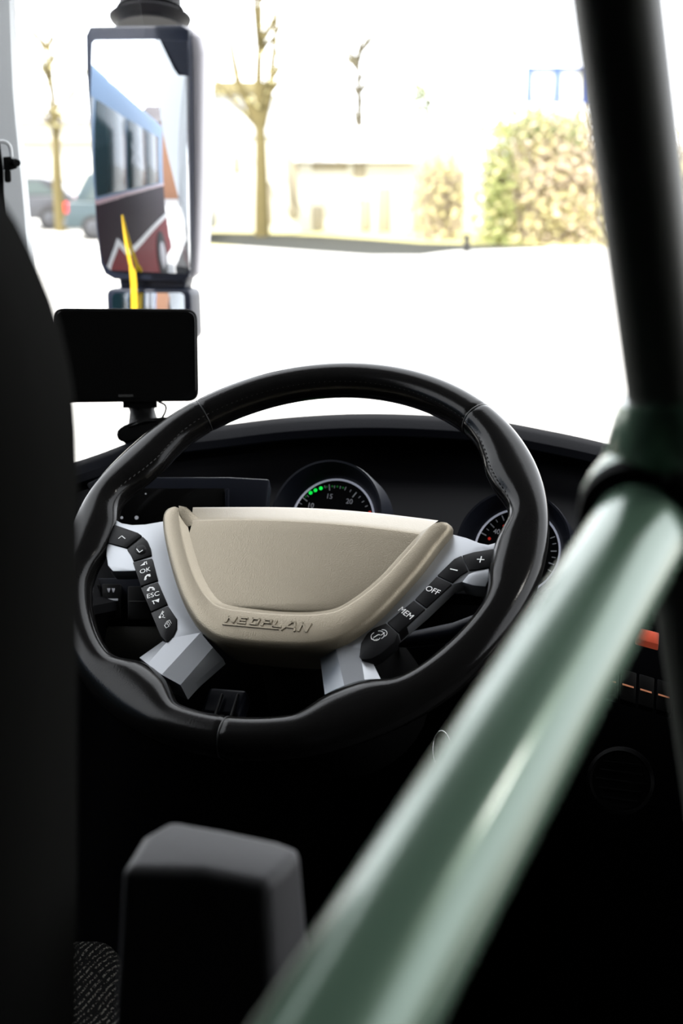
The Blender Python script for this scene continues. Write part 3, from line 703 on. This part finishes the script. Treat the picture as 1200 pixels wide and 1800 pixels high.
# left pillar of the windscreen
pil = [(22, -420), (24, -60), (25, 0), (30, 150), (38, 240), (47, 330), (53, 400), (60, 520), (66, 640), (72, 780), (76, 900)]
rows = []
edge_r = spline([P(x, y, 1.72) for x, y in pil], 24)
inw = Vector((-.90, -.42, 0)).normalized(); out_ = Vector((-.45, .9, 0)).normalized()
for p in edge_r:
    rows.append([p + out_ * .05 + inw * .01, p + out_ * .012 , p + inw * .006 - out_ * .002, p + inw * .03 - out_ * .004, p + inw * .075 - out_ * .002, p + inw * .11 + out_ * .01, p + inw * .11 + out_ * .06])
struct(mesh('trim_1', *loft(rows, cv=True, caps=True), 'pillar', None, 40))
# glass
wsp = spline([(-1.17, 1.46, 0), (-1.10, 1.68, 0), (-.93, 1.86, 0), (-.62, 1.97, 0), (0, 2.03, 0), (.7, 1.98, 0), (1.05, 1.84, 0), (1.24, 1.5, 0)], 50)
rows = [[Vector((p.x, p.y, 1.76)) for p in wsp], [Vector((p.x, p.y + .0, 2.4)) for p in wsp], [Vector((p.x, p.y - .04, RZ)) for p in wsp]]
struct(mesh('window_1', *loft(rows), 'glass', None, 60))
struct(mesh('window_2', [(-1.16, 1.40, 1.9), (-1.16, .3, 1.9), (-1.16, .3, RZ), (-1.16, 1.40, RZ)], [(0, 1, 2, 3)], 'glass', None, 0))
struct(mesh('window_3', [(1.26, 1.40, 1.9), (1.26, .7, 1.9), (1.26, .7, RZ), (1.26, 1.40, RZ)], [(0, 1, 2, 3)], 'glass', None, 0))
# latch on the pillar
lt = empty('window_latch', P(14, 290, 1.62), 'small black latch with a pale wire loop on the light grey pillar', 'latch')
Tp = Plane(P(14, 290, 1.62), -ray(14, 290), RIGHT)
world_child(prism('latch_block', [Tp.px(x, y) for x, y in [(5, 276), (20, 275), (20, 279), (30, 279), (30, 296), (20, 299), (6, 299)]], -.03, 0, 'blackplastic', None, .001, 2, Tp.mw), lt)
world_child(tube('latch_screw', [Tp.world(27, 286, -.008), Tp.world(30, 286.5, .006)], .0045, 'blackplastic', None, 12), lt)
world_child(prism('latch_foot', [Tp.px(x, y) for x, y in rrect([(7, 298), (19, 298), (20, 321), (8, 321)], 5)], -.02, -.004, 'blackplastic', None, .001, 2, Tp.mw), lt)
world_child(tube('wire_loop', [Tp.world(x, y, -.004) for x, y in [(p.x, p.y) for p in spline([(-12, 250, 0), (4, 249, 0), (13, 252, 0), (18, 260, 0), (20, 276, 0)], 20)]], .0026, 'pillar', None, 10), lt)
world_child(prism('rubber_edge', [Tp.px(x, y) for x, y in [(-12, 246), (0, 250), (6, 300), (9, 420), (-12, 420)]], -.04, -.012, 'rubber', None, .001, 2, Tp.mw), lt)

# ================================================================== OUTSIDE
struct(box('ground', (240, 240, .1), 'asphalt', None, 0, 1, Matrix.Translation((0, 40, -.05))))
VR = Vector((math.cos(YAW), math.sin(YAW), 0)); VF = Vector((-math.sin(YAW), math.cos(YAW), 0))
def at(px, dist):                       # ground point at straight-ahead distance dist, on the column px
    return VF * dist + VR * ((px - 600) / FPX * dist * 1.02)
def hgt(py, dist):                      # world height seen at row py at that distance
    r = ray(600, py); return CAM.z + r.z / math.hypot(r.x, r.y) * dist
def orient(base): return Matrix.Translation(base) @ Matrix.Rotation(YAW, 4, 'Z')
# verge: dark strip with shade put into its colour, pale grass behind
def strip(name, m, pxs, d0, d1, h):
    a = [at(x, d0) for x in pxs]; b_ = [at(x, d1) for x in pxs]
    poly = [(p.x, p.y) for p in a] + [(p.x, p.y) for p in b_[::-1]]
    return prism(name, poly, -.02, h, m, None, 0)
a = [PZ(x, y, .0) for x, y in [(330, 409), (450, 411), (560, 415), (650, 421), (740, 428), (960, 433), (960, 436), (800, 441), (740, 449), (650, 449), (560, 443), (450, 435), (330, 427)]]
struct(prism('ground_verge_shade', [(p.x, p.y) for p in a], -.02, .012, 'verge_shade', None, 0))
struct(strip('ground_grass', 'grass', [340, 500, 800, 1200], 30.7, 36, .006))
# long pale hall with curved roof
D = 36.0
hall = empty('hall', at(560, D), 'long overexposed pale hall with an ochre roof edge behind the verge', 'building')
def hbox(name, x0, x1, y0, y1, d, dep, m, par, bev=.03):
    p0, p1 = at(x0, d), at(x1, d); wd = (p1 - p0).length; z0, z1 = hgt(y1, d), hgt(y0, d)
    mid = (p0 + p1) / 2 + VF * dep / 2; mid.z = (z0 + z1) / 2
    return world_child(box(name, (wd, dep, z1 - z0), m, None, bev, 2, Matrix.Translation(mid) @ Matrix.Rotation(YAW, 4, 'Z')), par)
hbox('wall_panel', 340, 830, 236, 416, D, 2.4, 'hall', hall)
hbox('roof_edge', 340, 480, 143, 166, D - .4, 2.6, 'roofedge', hall)
hbox('upper_wall', 340, 540, 166, 240, D - .1, 2, 'hallroof', hall)
p0, p1 = at(520, D - .3), at(725, D - .3); rows = []
for k in range(13):
    t = PI * k / 12; x = -math.cos(t); z = hgt(282, D) + (hgt(222, D) - hgt(282, D)) * math.sin(t) ** .7
    p = (p0 + p1) / 2 + (p1 - p0) / 2 * x
    rows.append([Vector((p.x, p.y, z)), Vector((p.x, p.y, z)) + VF * 2, Vector((p.x, p.y, hgt(284, D))) + VF * 2, Vector((p.x, p.y, hgt(284, D)))])
world_child(mesh('curved_roof', *loft(rows, cv=True, caps=True), 'hallroof', None, 50), hall)
for x, w_, y0, y1 in [(425, 12, 275, 305), (478, 9, 320, 395), (520, 16, 270, 385), (560, 20, 362, 405), (580, 60, 280, 300), (630, 22, 280, 312), (640, 20, 350, 405), (672, 22, 330, 408), (728, 16, 330, 405), (795, 18, 300, 408)]:
    hbox('wall_streak', x - w_ / 2, x + w_ / 2, y0, y1, D - .06, .2, 'ochre', hall, .06)

def tree(name, px, dist, ytop, ybot, rad, label, leafm, nleaf, seed, spread=1.0, fork=None, grp=None, bark='bark'):
    rnd = random.Random(seed); base = at(px, dist); z0, z1 = 0.0, hgt(ytop, dist)
    t = empty(name, base, label, 'tree', grp or 'trees beyond the verge')
    mb = MB(); H = z1
    trunk = [Vector((math.sin(k * 1.3 + seed) * .05 * k / 8, math.cos(k * 1.1) * .05, H * k / 8)) for k in range(9)]
    mb.add(tube_data(trunk, [rad * (1 - .75 * k / 8) for k in range(9)], 10)); mb.build('trunk', bark, t)
    tips = []; br = MB()
    for k in range(14):
        zz = H * rnd.uniform(.42, .97); a = rnd.uniform(0, 2 * PI); L = rnd.uniform(.5, 1.5) * spread
        p = [Vector((0, 0, zz)), Vector((math.cos(a) * L * .5, math.sin(a) * L * .5, zz + L * .5)), Vector((math.cos(a) * L, math.sin(a) * L, zz + L * 1.2))]
        br.add(tube_data(p, [rad * .4, rad * .25, rad * .08], 6)); tips += p[1:]
    if fork:
        for dx in fork: p = [Vector((0, 0, H * .45)), Vector((dx * .6, 0, H * .62)), Vector((dx, 0, H * .95))]; br.add(tube_data(p, [rad * .8, rad * .5, rad * .2], 8)); tips += p[1:]
    br.build('branch', bark, t)
    lf = MB()
    for k in range(nleaf):
        c = rnd.choice(tips) + Vector((rnd.gauss(0, .22), rnd.gauss(0, .22), rnd.gauss(0, .3))); s = rnd.uniform(.04, .11)
        u = Vector((rnd.gauss(0, 1), rnd.gauss(0, 1), rnd.gauss(0, 1))).normalized(); v_ = u.orthogonal().normalized()
        lf.add(([c - u * s, c + v_ * s * .5, c + u * s, c - v_ * s * .5], [(0, 1, 2, 3)]))
    lf.build('foliage', leafm, t, 0)
    t.matrix_world = orient(base)
    return t
tree('tree', 127, 36, 40, 330, .17, 'bare mossy tree beside the mirror behind the parked cars', 'leafy', 260, 3, .9)
tree('tree', 466, 34, -30, 300, .20, 'forked tree with yellow spring buds right of the mirror', 'leafy', 240, 5, 1.2, (-.9, .5))
tree('tree', 629, 41, 60, 230, .20, 'slim yellowish tree rising behind the curved white roof', 'leafy', 150, 9, .7, bark='barkdark')
tree('tree', 745, 42, 132, 250, .10, 'small leafy yellow tree between the curved roof and the big bush', 'leafd', 800, 11, .8, bark='barkdark')

def bush(name, px, dist, wpx, ytop, label, n, mats, seed):
    rnd = random.Random(seed); base = at(px, dist); wd = wpx * dist / FPX; H = hgt(ytop, dist)
    t = empty(name, base, label, 'bush', 'bushes along the verge')
    tw = MB()
    for k in range(240):
        a = rnd.uniform(0, 2 * PI); r = rnd.uniform(.0, .5); p0 = Vector((r * wd * .6 * math.cos(a), r * .8 * math.sin(a), 0))
        p2 = p0 + Vector((rnd.uniform(-.3, .3) * wd, rnd.uniform(-.5, .5), H * rnd.uniform(.5, 1.0)))
        p2.x = max(-wd * .5, min(wd * .5, p2.x)); p1 = p0.lerp(p2, .5) + Vector((rnd.uniform(-.25, .25), rnd.uniform(-.2, .2), H * .1))
        tw.add(tube_data([p0, p1, p2], [.03, .022, .010], 5))
    tw.build('twigs', 'twig', t)
    for mname, cx, cz, sx, sz, cnt in mats:
        lf = MB()
        for k in range(cnt):
            xx = cx + rnd.gauss(0, sx)
            while abs(xx) > .52: xx = cx + rnd.gauss(0, sx)
            c = Vector((xx * wd, rnd.gauss(0, .5), min(H, max(.08, cz * H + rnd.gauss(0, sz) * H)))); s = rnd.uniform(.05, .12)
            u = Vector((rnd.gauss(0, 1), rnd.gauss(0, 1), rnd.gauss(0, 1))).normalized(); v_ = u.orthogonal().normalized()
            lf.add(([c - u * s, c + v_ * s * .6, c + u * s, c - v_ * s * .6], [(0, 1, 2, 3)]))
        lf.build('foliage', mname, t, 0)
    t.matrix_world = orient(base)
bush('bush', 950, 32, 250, 185, 'big tangled bush of green and straw twigs left of the black post', 0,
     [('leafg', -.36, .40, .06, .26, 1300), ('leafd', -.12, .84, .09, .06, 420), ('twigleaf', .08, .55, .20, .22, 2600), ('leafd', .10, .80, .06, .06, 260), ('leafy', .0, .25, .26, .14, 2200), ('twigleaf', .22, .30, .12, .2, 900), ('leafy', -.05, .75, .2, .14, 900)], 21)
bush('bush', 1168, 33, 150, 230, 'pale straw bush continuing behind the black post', 0, [('leafy', 0, .5, .25, .25, 900), ('leafg', -.1, .4, .2, .2, 400)], 22)
bush('bush', 762, 33.3, 95, 255, 'washed out yellow shrub against the hall end', 0, [('leafy', 0, .5, .25, .25, 700)], 23)
# bollard
bo = at(812, 29.0); tag(tube('bollard', [bo, bo + Vector((0, 0, .35)), bo + Vector((0, 0, .40))], [.07, .07, .04], 'tyre', None, 14), 'short dark bollard on the paving below the big bush', 'bollard')
# blue framed sign
sg = empty('billboard', at(980, 46), 'blue framed white sign board above the big bush', 'sign')
for k, x in enumerate((906, 953, 1006, 1060)): hbox('frame_post', x - 3.5, x + 3.5, 117, 182, 46, .2, 'blue', sg, .01)
hbox('frame_rail', 904, 1062, 117, 121, 46, .2, 'blue', sg, .01); hbox('frame_rail', 904, 1062, 178, 182, 46, .2, 'blue', sg, .01)
hbox('board', 906, 1060, 119, 180, 46.15, .08, 'signwhite', sg, .01)
for x in (925, 1040): 
    p0 = at(x, 46.2); z1 = hgt(182, 46); world_child(tube('support', [p0, p0 + Vector((0, 0, z1))], .08, 'signwhite', None, 10), sg)
# left far building
lb = empty('house', at(60, 52), 'pale house with a grey eaves line behind the parked cars', 'building')
hbox('wall_panel', -200, 200, 208, 330, 52, 6, 'hall', lb); hbox('eaves', -205, 205, 203, 214, 51.6, 7, 'mirrorside', lb); hbox('ledge', -200, 200, 246, 254, 51.7, 1, 'ochre', lb)

# parked cars
def car(name, px_mid, dist, L, Hc, label, paint, rear_right, scale=1.0):
    base = at(px_mid, dist); t = empty(name, base, label, 'car', 'parked cars outside')
    s = 1 if rear_right else -1
    body = [(-L / 2, .30), (-L / 2 + .02, .62), (-L / 2 + .15, .78), (-L * .24, .92), (L * .46, .96), (L / 2 - .02, .86), (L / 2, .55), (L / 2 - .03, .30)]
    cab = [(-L * .27, .90), (-L * .12, Hc - .06), (-L * .04, Hc), (L * .26, Hc - .02), (L * .34, Hc - .10), (L * .45, .93)]
    def side(poly, w0, w1, nm, m, bev):
        rows = [[Vector((s * x, -w0, z)) for x, z in poly], [Vector((s * x, -w1, z)) for x, z in poly], [Vector((s * x, w1, z)) for x, z in poly], [Vector((s * x, w0, z)) for x, z in poly]]
        bm = bmesh.new(); v, f = loft([rows[1], rows[2]], cv=True, caps=True)
        vs = [bm.verts.new(p) for p in v]
        for q_ in f: bm.faces.new([vs[i] for i in q_])
        bmesh.ops.recalc_face_normals(bm, faces=bm.faces)
        bmesh.ops.bevel(bm, geom=[e for e in bm.edges if e.calc_face_angle(0) > .5], offset=bev, segments=3, profile=.6, affect='EDGES', clamp_overlap=True)
        return bm_obj(nm, bm, m, t)
    bd = side(body, .8, .84, 'body', paint, .06); side(cab, .7, .70, 'cabin', paint, .06)
    for poly in ([(-L * .22, .95), (-L * .11, Hc - .12), (L * .06, Hc - .10), (L * .06, .97)], [(L * .09, .97), (L * .09, Hc - .10), (L * .25, Hc - .12), (L * .36, .98)]):
        mb = MB(); mb.add(loft([[Vector((s * x, -.715, z)) for x, z in poly], [Vector((s * x, -.69, z)) for x, z in poly]], cv=True, caps=True)); mb.build('side_window', 'carglass', t, 20)
    for wx in (-L * .31, L * .31):
        o = tube('wheel', [Vector((s * wx, -.85, .31)), Vector((s * wx, -.84, .31)), Vector((s * wx, -.64, .31))], [.28, .31, .31], 'tyre', t, 24)
        tube('hub_cap', [Vector((s * wx, -.862, .31)), Vector((s * wx, -.85, .31))], [.16, .19], 'carblack', o, 18)
        o = tube('wheel', [Vector((s * wx, .64, .31)), Vector((s * wx, .85, .31))], .31, 'tyre', t, 24)
    box('tail_light', (.10, .22, .26), 'taillight', t, .02, 2, Matrix.Translation((s * (L / 2 - .05), -.74, .80)))
    box('bumper', (.16, 1.6, .16), 'carblack', t, .04, 2, Matrix.Translation((s * (L / 2 - .02), 0, .42)))
    box('door_mirror', (.14, .14, .12), paint, t, .03, 2, Matrix.Translation((s * -L * .17, -.86, .98)))
    t.matrix_world = orient(base)
car('car', 42, 37.5, 4.3, 1.45, 'dark grey parked car with a red tail light beside the pillar', 'carblack', True)
car('car', 268, 33.5, 3.7, 1.72, 'teal parked car half hidden behind the wing mirror', 'carteal', False)

# neighbouring coach: stands alongside, seen in the mirror glass
def reflect_hit(px, py, X):             # where the mirrored sight line meets the vertical plane x = X
    q0 = Mp.world(px, py); d = (q0 - CAM).normalized(); r = d - mn * 2 * d.dot(mn); t = (X - q0.x) / r.x; return q0 + r * t
CX = -2.45
co = empty('coach', Vector((CX, -4, 0)), 'red and silver coach parked alongside, seen in the wing mirror', 'bus')
Yf, Yb = .9, -4.7
def cbox(name, y0, y1, z0, z1, x0, x1, m, bev=.02, par=co):
    return world_child(box(name, (x1 - x0, y1 - y0, z1 - z0), m, None, bev, 2, Matrix.Translation(((x0 + x1) / 2, (y0 + y1) / 2, (z0 + z1) / 2))), par)
cbox('body', Yb, Yf, .30, 3.34, CX - 2.5, CX, 'coachbody', .12)
y = Yf - .15
for k in range(4):
    cbox('window_pane', y - 1.15, y, 1.98, 2.98, CX - .02, CX + .012, 'coachglass', .03); y -= 1.21
cbox('dark_band', Yb + .1, Yf - .1, 1.0, 1.90, CX - .02, CX + .006, 'coachdark', .01)
cbox('pink_line', Yb + .1, Yf - .1, 1.90, 1.95, CX - .02, CX + .010, 'coachpink', .004)
wave = [(Yf, 1.0), (-.3, 1.16), (-.75, 1.30), (-1.0, 1.38), (-1.15, 1.22), (-1.6, 1.14), (-3, 1.17), (Yb, 1.2)]
wv = [(p.x, p.y) for p in spline([(a, b_, 0) for a, b_ in wave], 40)]
MX = Matrix(((0, 0, 1, 0), (1, 0, 0, 0), (0, 1, 0, 0), (0, 0, 0, 1)))
world_child(prism('red_skirt', [(a, b_) for a, b_ in wv] + [(Yb, .32), (Yf, .32)], CX - .02, CX + .010, 'coachred', None, 0, 1, MX), co)
rb = ribbon(wv, .09, False, CX - .01, .026); rb = ([MX @ p for p in rb[0]], rb[1])
world_child(mesh('white_stripe', rb[0], rb[1], 'coachwhite', None), co)
for yw in (-3.5,):
    w_ = world_child(tube('wheel', [Vector((CX - .3, yw, .5)), Vector((CX + .02, yw, .5)), Vector((CX + .03, yw, .5))], [.5, .5, .46], 'tyre', None, 28), co)
    world_child(tube('hub_cap', [Vector((CX + .02, yw, .5)), Vector((CX + .045, yw, .5))], [.3, .25], 'mirrorside', None, 20), w_)
ob = empty('townhouse', Vector((-5.2, -26, 0)), 'terracotta town house reflected at the right of the wing mirror', 'building')
world_child(box('wall_panel', (7, 10, 6), 'terracotta', None, .05, 2, Matrix.Translation((-5.2, -26, 3))), ob)
world_child(prism('roof', [(-5.2, 0), (5.2, 0), (0, 2.4)], -3.6, 3.6, 'coachdark', None, .02, 1, Matrix.Translation((-5.2, -26, 6)) @ Matrix(((0, 0, 1, 0), (1, 0, 0, 0), (0, 1, 0, 0), (0, 0, 0, 1)))), ob)

# ================================================================== LIGHT
pl_ = P(845, 1410, .372); tr = ray(872, 1408).normalized()  # find the ceiling spot that mirrors into a glint on the sloping bar
pw = (-tr - dr * (-tr).dot(dr)).normalized(); sd = dr.cross(pw).normalized()
if sd.dot(RIGHT) < 0: sd = -sd
nn = (pw * math.sqrt(1 - .19 ** 2) + sd * .19).normalized(); rr_ = tr - nn * 2 * tr.dot(nn)
LP = pl_ + rr_ * ((RZ - .03 - pl_.z) / rr_.z) if rr_.z > 0 else Vector((0, 0, 3.2))
M['lamp'] = mat('added_glint_emitter', (.8, .8, .8), .5, emit=(1, .97, .92), estr=110)  # glow of the added lamp
cl = empty('added_glint_light', Vector((LP.x, LP.y, RZ)), None, None); cl['kind'] = 'structure'  # unseen lamp, added only to put a hot spot on the bar
world_child(tube('glint_lamp_rim', [Vector((LP.x, LP.y, RZ)), Vector((LP.x, LP.y, RZ - .03))], [.11, .10], 'mirrorside', None, 24), cl)
world_child(tube('glint_lamp_lens', [Vector((LP.x, LP.y, RZ - .031)), Vector((LP.x, LP.y, RZ - .036))], [.085, .08], 'lamp', None, 24), cl)
wd = bpy.data.worlds.new('sky'); scene.world = wd; wd.use_nodes = True
nt = wd.node_tree; bg = nt.nodes['Background']
bg.inputs['Color'].default_value = (.93, .96, 1.0, 1); bg.inputs['Strength'].default_value = 5.5
sl = bpy.data.lights.new('sun', 'SUN'); sl.energy = 12.0; sl.angle = .01; sl.color = (1, .95, .86)
so = bpy.data.objects.new('sun', sl); COL.objects.link(so)
so.rotation_euler = Vector((.12, .62, -.78)).to_track_quat('-Z', 'Y').to_euler()

scene.view_settings.view_transform = 'Standard'; scene.view_settings.look = 'None'
scene.view_settings.exposure = 0; scene.view_settings.gamma = 1; scene.view_settings.use_curve_mapping = False
scene.cycles.use_denoising = True
scene.cycles.max_bounces = 8; scene.cycles.transparent_max_bounces = 12
